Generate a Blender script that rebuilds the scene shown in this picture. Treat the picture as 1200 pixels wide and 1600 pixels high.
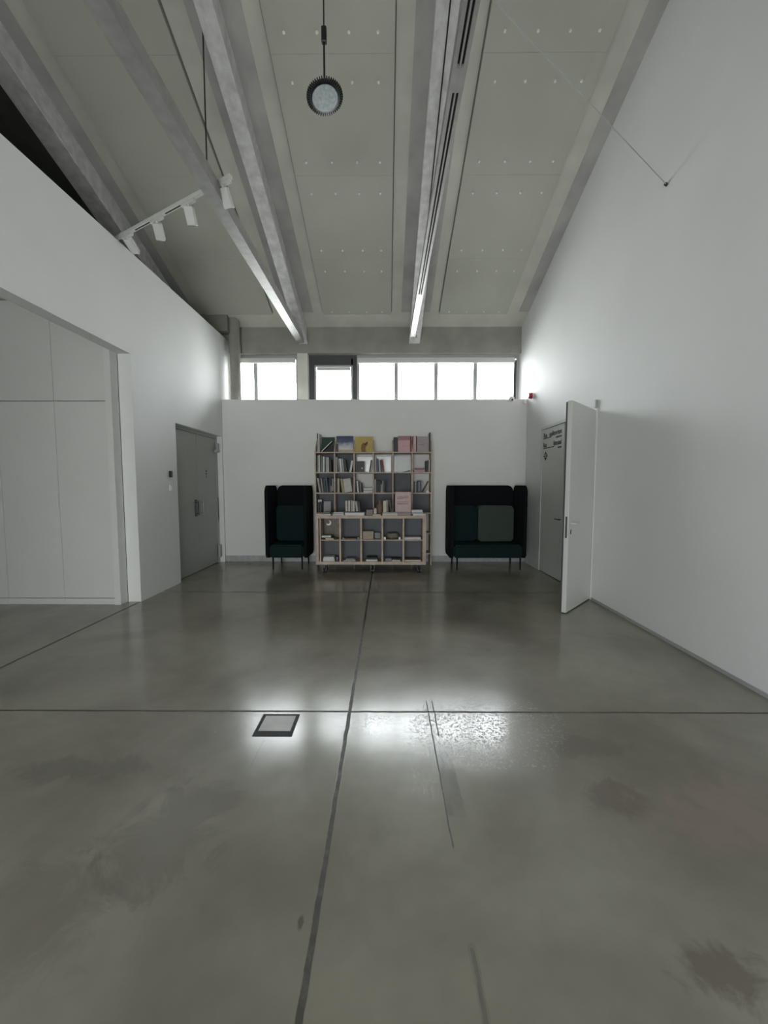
import bpy, bmesh, math, random
from mathutils import Vector, Matrix
random.seed(7)
S = bpy.context.scene
for o in list(bpy.data.objects): bpy.data.objects.remove(o)
COL = S.collection
R = math.radians

# ------------------------------------------------------------------ camera
cam_d = bpy.data.cameras.new('camera'); cam = bpy.data.objects.new('camera', cam_d); COL.objects.link(cam)
cam_d.sensor_fit = 'VERTICAL'; cam_d.sensor_height = 32; cam_d.lens = 610 / 1600 * 32
cam_d.clip_start = .05; cam_d.clip_end = 200
cam.location = (0, 0, 1.45); cam.rotation_euler = (R(90 - 3.94), 0, R(.375))
S.camera = cam

# ------------------------------------------------------------------ sky and exposure
SKY = 26.0
EXPOSURE = 0.0
W = bpy.data.worlds.new('overcast_sky'); S.world = W; W.use_nodes = True
wn = W.node_tree.nodes; wl = W.node_tree.links
bg = wn['Background']; bg.inputs['Strength'].default_value = SKY
tc = wn.new('ShaderNodeTexCoord'); sp = wn.new('ShaderNodeSeparateXYZ'); cr = wn.new('ShaderNodeValToRGB')
wl.new(tc.outputs['Generated'], sp.inputs[0]); wl.new(sp.outputs['Z'], cr.inputs[0]); wl.new(cr.outputs[0], bg.inputs['Color'])
cr.color_ramp.elements[0].position = 0.0; cr.color_ramp.elements[0].color = (.63, .65, .65, 1)
cr.color_ramp.elements[1].position = .5; cr.color_ramp.elements[1].color = (.915, .965, 1.0, 1)
S.view_settings.view_transform = 'Standard'; S.view_settings.look = 'None'
S.view_settings.exposure = EXPOSURE; S.view_settings.gamma = 1; S.view_settings.use_curve_mapping = False

def portal(name, x, y, z, w, h, rot):
    d = bpy.data.lights.new(name, 'AREA'); d.shape = 'RECTANGLE'; d.size = w; d.size_y = h
    d.cycles.is_portal = True
    o = bpy.data.objects.new(name, d); COL.objects.link(o); o.location = (x, y, z); o.rotation_euler = rot
portal('window_daylight', -2.3, 8.08, 3.38, 1.2, 1.05, (R(-90), 0, 0))
portal('window_daylight', .52, 8.08, 3.38, 4.15, 1.05, (R(-90), 0, 0))

# ------------------------------------------------------------------ materials
def mat(name, col, rough=.6, var=0., scale=6., bump=0., metal=0., spec=.5, col2=None, detail=4, sheen=0):
    m = bpy.data.materials.new(name); m.use_nodes = True
    n = m.node_tree.nodes; l = m.node_tree.links; b = n['Principled BSDF']
    b.inputs['Roughness'].default_value = rough; b.inputs['Metallic'].default_value = metal
    b.inputs['Specular IOR Level'].default_value = spec
    if sheen: b.inputs['Sheen Weight'].default_value = sheen
    t = n.new('ShaderNodeTexCoord'); nz = n.new('ShaderNodeTexNoise')
    nz.inputs['Scale'].default_value = scale; nz.inputs['Detail'].default_value = detail
    l.new(t.outputs['Object'], nz.inputs['Vector'])
    mx = n.new('ShaderNodeMix'); mx.data_type = 'RGBA'
    c2 = col2 if col2 else tuple(max(0, c * (1 - var)) for c in col)
    mx.inputs[6].default_value = (*c2, 1); mx.inputs[7].default_value = (*[min(1, c * (1 + (0 if col2 else var * .5))) for c in col], 1)
    rp = n.new('ShaderNodeValToRGB'); rp.color_ramp.elements[0].position = .3; rp.color_ramp.elements[1].position = .7
    l.new(nz.outputs['Fac'], rp.inputs[0]); l.new(rp.outputs[0], mx.inputs[0]); l.new(mx.outputs[2], b.inputs['Base Color'])
    if bump:
        bp = n.new('ShaderNodeBump'); bp.inputs['Strength'].default_value = bump; bp.inputs['Distance'].default_value = .01
        l.new(nz.outputs['Fac'], bp.inputs['Height']); l.new(bp.outputs[0], b.inputs['Normal'])
    return m

M = {}
M['wall'] = mat('white_satin_paint', (.765, .77, .765), .68, .03, 1.3, .02, spec=.35)
M['partition'] = mat('white_matte_paint', (.74, .74, .72), .6, .03, 1.3)
M['rib'] = mat('ribbed_slab_concrete', (.54, .53, .475), .8, .14, 2.2, .1, detail=8)
M['concrete'] = mat('raw_concrete', (.33, .32, .285), .8, .18, 2.2, .1, detail=8)
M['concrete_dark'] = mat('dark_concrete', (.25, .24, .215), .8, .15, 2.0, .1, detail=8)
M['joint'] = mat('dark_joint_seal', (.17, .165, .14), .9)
M['band'] = mat('greyer_concrete', (.40, .385, .375), .85, .2, 2.5, .1, detail=8)
M['board'] = mat('ceiling_board', (.43, .43, .375), .85, .05, 1.5, .03)
M['steel'] = mat('galvanised_steel', (.66, .65, .645), .5, .22, 11., .05, metal=.15, detail=10)
M['tie'] = mat('grey_painted_steel', (.36, .355, .345), .5, .15, 10., .05, metal=.3, detail=8)
M['dark_gap'] = mat('black_groove', (.012, .012, .012), .6)
M['black'] = mat('black_plastic', (.012, .012, .014), .4, .1)
M['leg_black'] = mat('matt_black_metal', (.008, .008, .009), .8, .1, spec=.2)
M['black_fabric'] = mat('black_felt', (.008, .009, .012), .95, .3, 60, .3, spec=.15)
M['teal_fabric'] = mat('dark_teal_wool', (.008, .022, .022), .95, .25, 70, .3, spec=.2)
M['sage_fabric'] = mat('sage_wool', (.060, .082, .068), .95, .2, 70, .3, spec=.2)
M['white_plastic'] = mat('white_plastic', (.8, .8, .79), .4)
M['white_metal'] = mat('white_enamel', (.66, .66, .64), .4, .03)
M['cabinet'] = mat('cabinet_lacquer', (.62, .625, .60), .5, .03, 1.2)
M['door_grey'] = mat('grey_door_paint', (.36, .365, .345), .42, .04, 1.)
M['door_white'] = mat('white_door_lacquer', (.64, .645, .62), .4, .03, 1.)
M['chrome'] = mat('brushed_metal', (.55, .55, .56), .25, .1, 20, metal=1)
M['dark_metal'] = mat('dark_metal', (.08, .08, .085), .35, .1, 20, metal=.8)
M['frame'] = mat('aluminium_frame', (.38, .38, .38), .5, .05)
M['frame_dark'] = mat('dark_window_frame', (.07, .068, .072), .5, .05)
M['reveal'] = mat('white_reveal', (.72, .71, .65), .7, .1, 4)
M['ply'] = mat('pale_plywood', (.50, .40, .32), .6, .22, 9, .05, detail=8)
M['back'] = mat('grey_back_board', (.15, .16, .175), .8, .1, 4)
M['red'] = mat('red_plastic', (.35, .01, .03), .3)
M['lens'] = mat('lamp_lens', (.50, .56, .58), .3, .25, 40)
M['paper'] = mat('book_pages', (.72, .68, .60), .9, .12, 60)
M['skirting'] = mat('grey_skirting', (.40, .41, .40), .5, .2, 12)
M['ink'] = mat('black_lettering', (.02, .02, .02), .6)

def glass_mat():
    m = bpy.data.materials.new('window_glass'); m.use_nodes = True
    n = m.node_tree.nodes; l = m.node_tree.links; n.remove(n['Principled BSDF'])
    tr = n.new('ShaderNodeBsdfTransparent'); tr.inputs[0].default_value = (.95, .955, .95, 1)
    gl = n.new('ShaderNodeBsdfGlossy'); gl.inputs['Roughness'].default_value = .02
    fr = n.new('ShaderNodeFresnel'); fr.inputs[0].default_value = 1.45
    mx = n.new('ShaderNodeMixShader'); l.new(fr.outputs[0], mx.inputs[0]); l.new(tr.outputs[0], mx.inputs[1]); l.new(gl.outputs[0], mx.inputs[2])
    l.new(mx.outputs[0], n['Material Output'].inputs[0]); return m
M['glass'] = glass_mat()

def floor_mat():
    m = bpy.data.materials.new('polished_concrete_floor'); m.use_nodes = True
    n = m.node_tree.nodes; l = m.node_tree.links; b = n['Principled BSDF']
    t = n.new('ShaderNodeTexCoord'); s = n.new('ShaderNodeSeparateXYZ'); l.new(t.outputs['Object'], s.inputs[0])
    def math_(op, a, b_=None, c=None, clamp=False):
        q = n.new('ShaderNodeMath'); q.operation = op; q.use_clamp = clamp
        for i, v in enumerate((a, b_, c)):
            if v is None: continue
            if isinstance(v, (int, float)): q.inputs[i].default_value = v
            else: l.new(v, q.inputs[i])
        return q.outputs[0]
    def noise(scale, detail=5, rough=.5, vec=None, dist=0):
        q = n.new('ShaderNodeTexNoise'); q.inputs['Scale'].default_value = scale; q.inputs['Detail'].default_value = detail
        q.inputs['Roughness'].default_value = rough; q.inputs['Distortion'].default_value = dist
        l.new(vec if vec else t.outputs['Object'], q.inputs['Vector']); return q.outputs['Fac']
    def ramp(v, p0, p1, c0=0., c1=1.):
        q = n.new('ShaderNodeMapRange'); q.interpolation_type = 'SMOOTHSTEP'
        q.inputs[1].default_value = p0; q.inputs[2].default_value = p1; q.inputs[3].default_value = c0; q.inputs[4].default_value = c1
        l.new(v, q.inputs[0]); return q.outputs[0]
    def mix(f, a, c):
        q = n.new('ShaderNodeMix'); q.data_type = 'RGBA'; l.new(f, q.inputs[0])
        for i, v in ((6, a), (7, c)):
            if isinstance(v, tuple): q.inputs[i].default_value = (*v, 1)
            else: l.new(v, q.inputs[i])
        return q.outputs[2]
    X, Y = s.outputs['X'], s.outputs['Y']
    base = mix(ramp(noise(.75, 4, .5, dist=.4), .3, .7), (.185, .172, .135), (.335, .318, .26))
    base = mix(ramp(noise(3.2, 6, .6), .4, .85, 0, .25), base, (.37, .352, .30))
    base = mix(ramp(noise(14, 4, .5), .3, .8, 0, .10), base, (.12, .117, .10))
    def spot(cx, cy, rx, ry):
        dx = math_('DIVIDE', math_('SUBTRACT', X, cx), rx); dy = math_('DIVIDE', math_('SUBTRACT', Y, cy), ry)
        d = math_('SQRT', math_('ADD', math_('MULTIPLY', dx, dx), math_('MULTIPLY', dy, dy)))
        d = math_('ADD', d, math_('MULTIPLY', math_('SUBTRACT', noise(4, 8, .68, dist=.8), .5), 3.0))
        return ramp(d, 1.0, .45)
    for cx, cy, rx, ry, c, k in ((1.06, 1.72, .2, .12, (.14, .115, .09), .6), (1.55, 1.62, .45, .25, (.27, .20, .165), .6),
                                 (.98, 1.07, .16, .10, (.11, .08, .065), .6), (1.15, 2.08, .25, .10, (.15, .14, .11), .6),
                                 (-1.6, 1.9, .45, .12, (.11, .11, .09), .4), (-.9, 1.55, .3, .3, (.12, .118, .10), .4),
                                 (-.285, 1.2, .012, .028, (.07, .05, .035), .6), (-1.2, 1.2, .3, .25, (.15, .12, .10), .35)):
        base = mix(math_('MULTIPLY', spot(cx, cy, rx, ry), k), base, c)
    wob = math_('MULTIPLY', math_('SUBTRACT', noise(9, 4), .5), .012)
    def line(ax, at, w, lo=None, hi=None, soft=.004):
        other = Y if ax is X else X
        v = ramp(math_('ABSOLUTE', math_('SUBTRACT', math_('ADD', ax, wob), at)), w / 2 + soft, w / 2)
        if lo is not None:
            v = math_('MULTIPLY', v, math_('MULTIPLY', ramp(other, lo, lo + .03), ramp(other, hi, hi - .03)))
        return v
    lines = [line(X, -.236, .018), line(Y, 2.41, .012), line(X, -3.07, .02, -4, 4.75), math_('MULTIPLY', line(Y, 5.2, .012, soft=.025), .6)]
    thin = [line(Y, 2.897, .003, .45, 1.09), line(X, .268, .004, 1.45, 2.56, .003), line(X, .305, .003, 2.15, 2.56, .003), math_('MULTIPLY', line(X, .27, .008, .5, 1.15, .01), .6), math_('MULTIPLY', line(X, -.7, .005, 1.9, 2.15), .15)]
    allm = lines[0]
    for v in lines[1:] + thin: allm = math_('MAXIMUM', allm, v)
    patch = math_('MULTIPLY', line(X, .31, .07, 1.6, 2.06, .01), ramp(noise(8, 3), .35, .6, .15, .5))
    base = mix(patch, base, (.10, .10, .085))
    base = mix(math_('MULTIPLY', allm, ramp(noise(18, 5, .7), .2, .6, .6, .95)), base, (.03, .027, .02))
    l.new(base, b.inputs['Base Color'])
    # polish: large soft variation, with worn scratched areas near the window reflections
    zx = math_('DIVIDE', math_('SUBTRACT', X, .62), .55); zy = math_('DIVIDE', math_('SUBTRACT', Y, 2.25), .40)
    zone = ramp(math_('ADD', math_('ADD', math_('MULTIPLY', zx, zx), math_('MULTIPLY', zy, zy)), math_('MULTIPLY', math_('SUBTRACT', noise(6, 4), .5), 1.5)), 1.2, .4)
    zone = math_('MAXIMUM', zone, math_('MULTIPLY', ramp(noise(1.6, 3), .42, .66), .5))
    wear = math_('MULTIPLY', ramp(noise(52, 6, .75, dist=.4), .50, .62), zone)
    rgh = math_('ADD', ramp(noise(1.1, 5, .6), .3, .7, .15, .20), math_('MULTIPLY', wear, .16))
    rgh = math_('ADD', rgh, math_('MULTIPLY', allm, .4))
    l.new(rgh, b.inputs['Roughness'])
    b.inputs['IOR'].default_value = 1.7
    bp = n.new('ShaderNodeBump'); bp.inputs['Strength'].default_value = .25; bp.inputs['Distance'].default_value = .004
    h = math_('SUBTRACT', math_('MULTIPLY', wear, .14), math_('MAXIMUM', math_('MAXIMUM', lines[0], lines[1]), lines[2]))
    l.new(h, bp.inputs['Height']); l.new(bp.outputs[0], b.inputs['Normal'])
    return m
M['floor'] = floor_mat()

# ------------------------------------------------------------------ geometry helpers
def B(): return bmesh.new()
def box(bm, x0, x1, y0, y1, z0, z1, bev=0, seg=1):
    x0, x1 = sorted((x0, x1)); y0, y1 = sorted((y0, y1)); z0, z1 = sorted((z0, z1))
    r = bmesh.ops.create_cube(bm, size=1)
    for v in r['verts']:
        v.co = Vector(((x0 + x1) / 2 + v.co.x * (x1 - x0), (y0 + y1) / 2 + v.co.y * (y1 - y0), (z0 + z1) / 2 + v.co.z * (z1 - z0)))
    if bev:
        es = list({e for v in r['verts'] for e in v.link_edges})
        bmesh.ops.bevel(bm, geom=es, offset=bev, segments=seg, profile=.5, affect='EDGES')
    return bm
def boxes(*L, bev=0):
    bm = B()
    for b in L: box(bm, *b, bev=bev)
    return bm
def tube(bm, p0, p1, r, seg=12, r2=None):
    p0, p1 = Vector(p0), Vector(p1); d = p1 - p0
    res = bmesh.ops.create_cone(bm, cap_ends=True, segments=seg, radius1=r, radius2=r if r2 is None else r2, depth=d.length)
    q = Vector((0, 0, 1)).rotation_difference(d.normalized()).to_matrix().to_4x4()
    bmesh.ops.transform(bm, matrix=Matrix.Translation((p0 + p1) / 2) @ q, verts=res['verts']); return bm
def lathe(bm, prof, c=(0, 0, 0), seg=32):
    rings = []
    for r, z in prof:
        rings.append([bm.verts.new((c[0] + r * math.cos(2 * math.pi * i / seg), c[1] + r * math.sin(2 * math.pi * i / seg), c[2] + z)) for i in range(seg)])
    for a, b in zip(rings, rings[1:]):
        for i in range(seg): bm.faces.new((a[i], a[(i + 1) % seg], b[(i + 1) % seg], b[i]))
    bm.faces.new(rings[0][::-1]); bm.faces.new(rings[-1]); return bm
def prism(bm, pts, axis, a, b):
    """outline pts (2-D) extruded along axis from a to b"""
    def mk(p, t):
        return {'x': (t, p[0], p[1]), 'y': (p[0], t, p[1]), 'z': (p[0], p[1], t)}[axis]
    A = [bm.verts.new(mk(p, a)) for p in pts]; C = [bm.verts.new(mk(p, b)) for p in pts]
    bm.faces.new(A); bm.faces.new(C[::-1]); n = len(pts)
    for i in range(n): bm.faces.new((A[i], C[i], C[(i + 1) % n], A[(i + 1) % n]))
    return bm
def rrect(w, h, r, seg=6, cx=0, cz=0, rs=None):
    rs = rs or (r, r, r, r); P = []
    for (sx, sz, a0), rr in zip(((1, -1, -90), (1, 1, 0), (-1, 1, 90), (-1, -1, 180)), rs):
        for k in range(seg + 1):
            a = R(a0 + 90 * k / seg); P.append((cx + sx * (w / 2 - rr) + rr * math.cos(a), cz + sz * (h / 2 - rr) + rr * math.sin(a)))
    return P
def obj(name, bm, m, parent=None, smooth=False, loc=None):
    bmesh.ops.recalc_face_normals(bm, faces=bm.faces)
    me = bpy.data.meshes.new(name); bm.to_mesh(me); bm.free()
    ms = m if isinstance(m, (list, tuple)) else [m]
    for q in ms: me.materials.append(q if not isinstance(q, str) else M[q])
    if smooth:
        for p in me.polygons: p.use_smooth = True
        try: me.set_sharp_from_angle(angle=R(35))
        except Exception: pass
    o = bpy.data.objects.new(name, me); COL.objects.link(o)
    if parent: o.parent = parent
    if loc: o.location = loc
    return o
def tag(o, label, cat, group=None):
    o['label'] = label; o['category'] = cat
    if group: o['group'] = group
    return o
def thing(name, label, cat, loc=(0, 0, 0), rz=0, group=None):
    o = bpy.data.objects.new(name, None); COL.objects.link(o); o.empty_display_size = .1
    o.location = loc; o.rotation_euler = (0, 0, rz); return tag(o, label, cat, group)
def struct(name, bm, m, parent=None):
    o = obj(name, bm, m, parent)
    if parent is None: o['kind'] = 'structure'
    return o
def copy_thing(root, loc, rz=0):
    c = root.copy(); COL.objects.link(c); c.location = loc; c.rotation_euler = (0, 0, rz)
    for ch in root.children:
        d = ch.copy(); COL.objects.link(d); d.parent = c
        for g in ch.children:
            e = g.copy(); COL.objects.link(e); e.parent = d
    return c
def text(name, body, size, m, parent, mtx, align='LEFT', ext=.0015):
    cu = bpy.data.curves.new(name, 'FONT'); cu.body = body; cu.size = size; cu.extrude = ext; cu.align_x = align; cu.offset = size * .01
    cu.materials.append(M[m] if isinstance(m, str) else m)
    tmp = bpy.data.objects.new(name + '_t', cu); COL.objects.link(tmp)
    dg = bpy.context.evaluated_depsgraph_get(); me = bpy.data.meshes.new_from_object(tmp.evaluated_get(dg))
    bpy.data.objects.remove(tmp)
    me.transform(mtx); me.name = name
    o = bpy.data.objects.new(name, me); COL.objects.link(o)
    if parent: o.parent = parent
    return o

# ------------------------------------------------------------------ room shell
SL = .37; CZ0 = 4.49; YB = 7.75                    # roof slope; ceiling height at the window wall
def cz(y): return CZ0 + SL * (YB - y)
NEAR = -4.0
LWX = -3.06; RWX = 2.6; T = .16; LTOP = 4.23

struct('floor', boxes((-7.2, 4.2, NEAR - .2, 8.3, -.2, 0)), 'floor')
bm = B(); prism(bm, [(NEAR - .2, cz(NEAR - .2)), (8.3, cz(8.3)), (8.3, cz(8.3) + .3), (NEAR - .2, cz(NEAR - .2) + .3)], 'x', -7.2, 2.9)
struct('ceiling', bm, 'rib')

# right wall with the doorway between y 4.95 and 6.66
D2A, D2B, D2H = 4.96, 6.66, 2.41
bm = B()
def wall_strip(bm, x0, x1, y0, y1, z0, top=None):
    prism(bm, [(y0, z0), (y1, z0), (y1, (cz(y1) + .05) if top is None else top), (y0, (cz(y0) + .05) if top is None else top)], 'x', x0, x1)
wall_strip(bm, RWX, RWX + T, NEAR, D2A, 0); wall_strip(bm, RWX, RWX + T, D2A, D2B, D2H); wall_strip(bm, RWX, RWX + T, D2B, 8.3, 0)
struct('wall_right', bm, 'wall')
# dim room behind the doorway
struct('wall_corridor', boxes((4.1, 4.2, 4, 7.6, 0, 2.9), (RWX + T, 4.1, 4, 4.1, 0, 2.9), (RWX + T, 4.1, 7.5, 7.6, 0, 2.9), (RWX + T, 4.2, 4, 7.6, 2.8, 2.9)), 'partition')

# left wall: opening to the recess (y -1.2..4.765, top 3.015), double door niche (y 5.71..7.30, top 2.35)
bm = B()
for y0, y1, z0 in ((NEAR, -1.2, 0), (-1.2, 4.765, 3.015), (4.765, 5.71, 0), (5.71, 7.30, 2.35), (7.30, 8.0, 0)):
    box(bm, LWX - T, LWX, y0, y1, z0, LTOP)
struct('wall_left', bm, 'wall')
# the recess beyond the left wall and the void above it
struct('wall_recess', boxes((-7.2, -7.1, NEAR, 8.3, 0, 3.7), (-7.1, LWX - T, -1.4, -1.25, 0, 3.7), (-7.1, -5.4, 4.66, 4.75, 0, 3.7)), 'partition')
bm = boxes((-7.1, LWX - T, NEAR, 8.0, 3.6, 3.7)); struct('ceiling_recess', bm, 'partition')
bm = B(); prism(bm, [(NEAR - .2, 3.7), (8.3, 3.7), (8.3, cz(8.3)), (NEAR - .2, cz(NEAR - .2))], 'x', -7.2, -7.1); struct('wall_side', bm, 'concrete_dark')

# window wall: dado, lintel, pier, far left part
WT = 8.05
struct('wall_window', boxes((-7.1, RWX + .02, YB, WT, 0, 2.9), (-7.1, LWX + .05, YB, WT, 2.9, 4.0), (-1.735, -1.535, YB, WT, 2.9, 4.0)), 'reveal')
bm = B(); prism(bm, [(YB, 4.0), (WT, 4.0), (WT, cz(WT) + .1), (YB, cz(YB) + .05)], 'x', -7.1, RWX + .02)
struct('wall_lintel', bm, 'concrete')
struct('wall_eave', boxes((-6.9, -2.95, 7.42, 7.56, 4.30, 4.60)), 'concrete_dark')
# low white partition in front of the window wall
struct('wall_partition', boxes((LWX, RWX, 7.35, 7.50, 0, 3.035), bev=.004), 'partition')
# wall behind the camera, with an unseen glazed opening added for fill light
RW0, RW1, RZ0, RZ1 = -2.9, .9, .1, 1.95
bm = B()
for x0, x1, z0, z1 in ((-7.1, RW0, 0, cz(NEAR)), (RW1, RWX + .1, 0, cz(NEAR)), (RW0, RW1, 0, RZ0), (RW0, RW1, RZ1, cz(NEAR))):
    box(bm, x0, x1, NEAR - .2, NEAR, z0, z1)
struct('wall_rear', bm, 'partition')
portal('window_daylight', (RW0 + RW1) / 2, NEAR - .21, (RZ0 + RZ1) / 2, RW1 - RW0, RZ1 - RZ0, (R(90), 0, 0))  # daylight portal of the added rear opening
bm = B(); n_ = 4; w_ = (RW1 - RW0) / n_
for i in range(n_ + 1): box(bm, RW0 + i * w_ - .03, RW0 + i * w_ + .03, NEAR - .14, NEAR - .08, RZ0, RZ1)
box(bm, RW0, RW1, NEAR - .14, NEAR - .08, RZ0, RZ0 + .05); box(bm, RW0, RW1, NEAR - .14, NEAR - .08, RZ1 - .05, RZ1)
wr = struct('added_fill_window', bm, 'frame'); obj('pane', boxes((RW0 + .03, RW1 - .03, NEAR - .115, NEAR - .105, RZ0 + .05, RZ1 - .05)), 'glass', wr)  # frame and glass of the added fill opening

# skirtings
struct('baseboard_back', boxes((LWX + .002, RWX - .002, 7.335, 7.349, 0, .112), bev=.002), 'skirting')
struct('baseboard_right', boxes((RWX - .008, RWX - .0005, NEAR, D2A - .06, 0, .03)), 'frame')

# ------------------------------------------------------------------ high windows
YW = 7.90
def win(name, outer, mull, frame_m='frame', tframe=.035):
    x0, x1, z0, z1 = outer; f = tframe
    bm = boxes((x0, x0 + f, YW - .03, YW + .03, z0, z1), (x1 - f, x1, YW - .03, YW + .03, z0, z1), (x0 + f, x1 - f, YW - .03, YW + .03, z1 - .068, z1), (x0 + f, x1 - f, YW - .03, YW + .03, z0, z0 + f))
    w = struct(name, bm, frame_m)
    xs = [x0 + f] + list(mull) + [x1 - f]
    for mx in mull: obj('mullion', boxes((mx - .036, mx + .036, YW - .03, YW + .03, z0 + f, z1 - f)), frame_m, w)
    for a, b in zip(xs, xs[1:]):
        obj('pane', boxes((a + (.03 if a in mull else 0), b - (.03 if b in mull else 0), YW - .004, YW + .004, z0 + f, z1 - f)), 'glass', w)
    return w
w2 = win('window_2', (LWX + .05, -1.74, 2.9, 3.998), [-2.59], 'frame', .05)
obj('roller_blind', boxes((-2.98, -1.79, YW - .11, YW - .035, 3.835, 3.93), bev=.01), 'white_metal', w2)
w3 = win('window_3', (-1.53, -.585, 2.9, 3.998), [], 'frame_dark', .11)
obj('sash', boxes((-1.42, -1.385, YW - .06, YW - .031, 2.95, 3.80), (-.70, -.665, YW - .06, YW - .031, 2.95, 3.80), (-1.385, -.70, YW - .06, YW - .031, 3.765, 3.80)), 'frame', w3)
obj('head_rail', boxes((-1.42, -.665, YW - .03, YW + .03, 3.79, 3.93)), 'frame_dark', w3)
obj('roller_blind', boxes((-1.375, -.71, YW - .06, YW - .032, 3.70, 3.762), bev=.008), 'white_metal', w3)
w4 = win('window_4', (-.585, 2.6, 2.9, 3.998), [.19, .976, 1.749], 'frame', .05)
obj('side_post', boxes((2.50, 2.55, YW - .04, YW - .031, 2.9, 3.9)), 'frame_dark', w4)
obj('roller_blind', boxes((-.575, 2.50, YW - .11, YW - .041, 3.83, 3.93), bev=.012), 'white_metal', w4)

# ------------------------------------------------------------------ ceiling boards with fixing caps
SLA = math.atan(SL)
bays = [('bay over the left wall', -3.335, -2.08), ('bay left of the pendant lamp', None, None)]
def board(x0, x1, y0, y1, label, rows, xs):
    root = thing('ceiling_board', label, 'ceiling board', (0, 0, 0), group='grey ceiling boards between the concrete ribs')
    bm = B(); g = .0012
    prism(bm, [(y0 + g, cz(y0 + g) - .045), (y1 - g, cz(y1 - g) - .045), (y1 - g, cz(y1 - g) + .002), (y0 + g, cz(y0 + g) + .002)], 'x', x0, x1)
    obj('board', bm, 'board', root)
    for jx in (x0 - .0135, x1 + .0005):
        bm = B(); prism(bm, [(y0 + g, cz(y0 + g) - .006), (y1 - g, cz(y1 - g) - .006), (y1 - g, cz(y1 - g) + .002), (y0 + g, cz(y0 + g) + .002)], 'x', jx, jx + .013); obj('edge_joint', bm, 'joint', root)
    for ry in rows:
        for rx in xs:
            c = B(); lathe(c, [(.004, .014), (.011, .011), (.015, .0)], seg=12)
            bmesh.ops.transform(c, matrix=Matrix.Translation((rx, ry, cz(ry) - .045)) @ Matrix.Rotation(-SLA, 4, 'X') @ Matrix.Rotation(math.pi, 4, 'X'), verts=c.verts)
            obj('fixing_cap', c, 'white_plastic', root, smooth=True)
for n_, (a_, b_) in enumerate(((2.42, 2.599), (.27, .80), (-1.88, -1.35), (-4.0, -3.53))):  # greyer concrete strips along the middle of the ribs
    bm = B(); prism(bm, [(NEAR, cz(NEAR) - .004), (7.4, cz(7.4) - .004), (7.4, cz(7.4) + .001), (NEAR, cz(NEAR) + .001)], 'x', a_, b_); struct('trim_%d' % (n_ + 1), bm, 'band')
joints = [7.40, 6.345, 5.24, 4.21, 3.12, 2.0, .9, -.2, -1.3, -2.4, -3.5]
where = ['next to the window wall', 'second from the window wall', 'third from the window wall', 'fourth from the window wall', 'fifth from the window wall', 'sixth from the window wall', 'seventh from the window wall', 'eighth from the window wall', 'ninth from the window wall', 'tenth from the window wall']
for bi, (bn, x0, x1) in enumerate((('left wall bay', -3.335, -2.10), ('pendant lamp bay', -1.165, .08), ('right wall bay', .965, 2.205))):
    for k in range(5):
        y1, y0 = joints[k], joints[k + 1]
        xs = [x0 + .17, x0 + .49, x0 + .80, x0 + 1.08]
        rows = [] if bi == 0 else [y1 - .06 if k == 0 else y1 - .14, y0 + .20]
        cap_word = '' if bi == 0 else ' with small caps'
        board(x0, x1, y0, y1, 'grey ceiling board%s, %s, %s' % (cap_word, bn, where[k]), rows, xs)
    # the rest of the bay, up behind the camera
    bm = B()
    for k in range(5, 10):
        y1, y0 = joints[k] - .004, joints[k + 1] + .004
        prism(bm, [(y0, cz(y0) - .045), (y1, cz(y1) - .045), (y1, cz(y1) + .002), (y0, cz(y0) + .002)], 'x', x0, x1)
    struct('ceiling_lining_and_shade', bm, 'board')
bm = B()  # added dark sheet, paints the shade of the void beyond the left wall
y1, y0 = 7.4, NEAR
prism(bm, [(y0, cz(y0) - .045), (y1, cz(y1) - .045), (y1, cz(y1) + .002), (y0, cz(y0) + .002)], 'x', -7.09, -4.02); struct('ceiling_lining_and_shade', bm, mat('painted_void_shade', (.10, .10, .095), .9, .2, 5))

# ------------------------------------------------------------------ sloping rafters and level ties
def rafter(x, label, w=.24):
    root = thing('rafter', label, 'roof beam', (x, YB, 4.17), group=None)
    dep = .32
    def zb(y): return SL * (-y)                      # underside, y measured from the lintel
    bm = B(); h = w / 2
    y0, y1 = NEAR - YB + .02, -.002
    prism(bm, [(y0, zb(y0) + .03), (y1, zb(y1) + .03), (y1, zb(y1) + dep + .003), (y0, zb(y0) + dep + .003)], 'x', -h + .02, h - .02)
    obj('web', bm, 'steel', root)
    bm = B(); prism(bm, [(y0, zb(y0)), (y1, zb(y1)), (y1, zb(y1) + .03), (y0, zb(y0) + .03)], 'x', -h, h)
    bmesh.ops.bevel(bm, geom=list(bm.edges), offset=.005, segments=1, affect='EDGES')
    obj('bottom_flange', bm, 'steel', root)
    return root
r1 = rafter(.535, 'pale grey sloping roof beam right of centre, ending above the wide window', .21)
r2 = rafter(-1.61, 'pale grey sloping roof beam left of the pendant lamp, ending above the window pier', .17)
r3 = rafter(-3.785, 'pale grey sloping roof beam beyond the top of the left wall')
r4 = rafter(-5.94, 'shaded roof beam farthest left, deep behind the left wall')
text('beam_marking', '3596/1', .085, 'ink', r1, Matrix.Translation((.03, -.16, .058)) @ Matrix.Rotation(-SLA, 4, 'X') @ Matrix.Rotation(R(-90), 4, 'Z') @ Matrix.Rotation(math.pi, 4, 'X'), ext=.0005)
# cable clipped along the underside of the middle beam
bm = B(); tube(bm, (.555, 5.9, 4.17 + SL * (YB - 5.9) - .008), (.555, NEAR + .1, 4.17 + SL * (YB - NEAR - .1) - .008), .007, 8)
tag(obj('cable', bm, 'black'), 'thin dark cable running along the underside of the sloping beam right of centre', 'cable')

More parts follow.
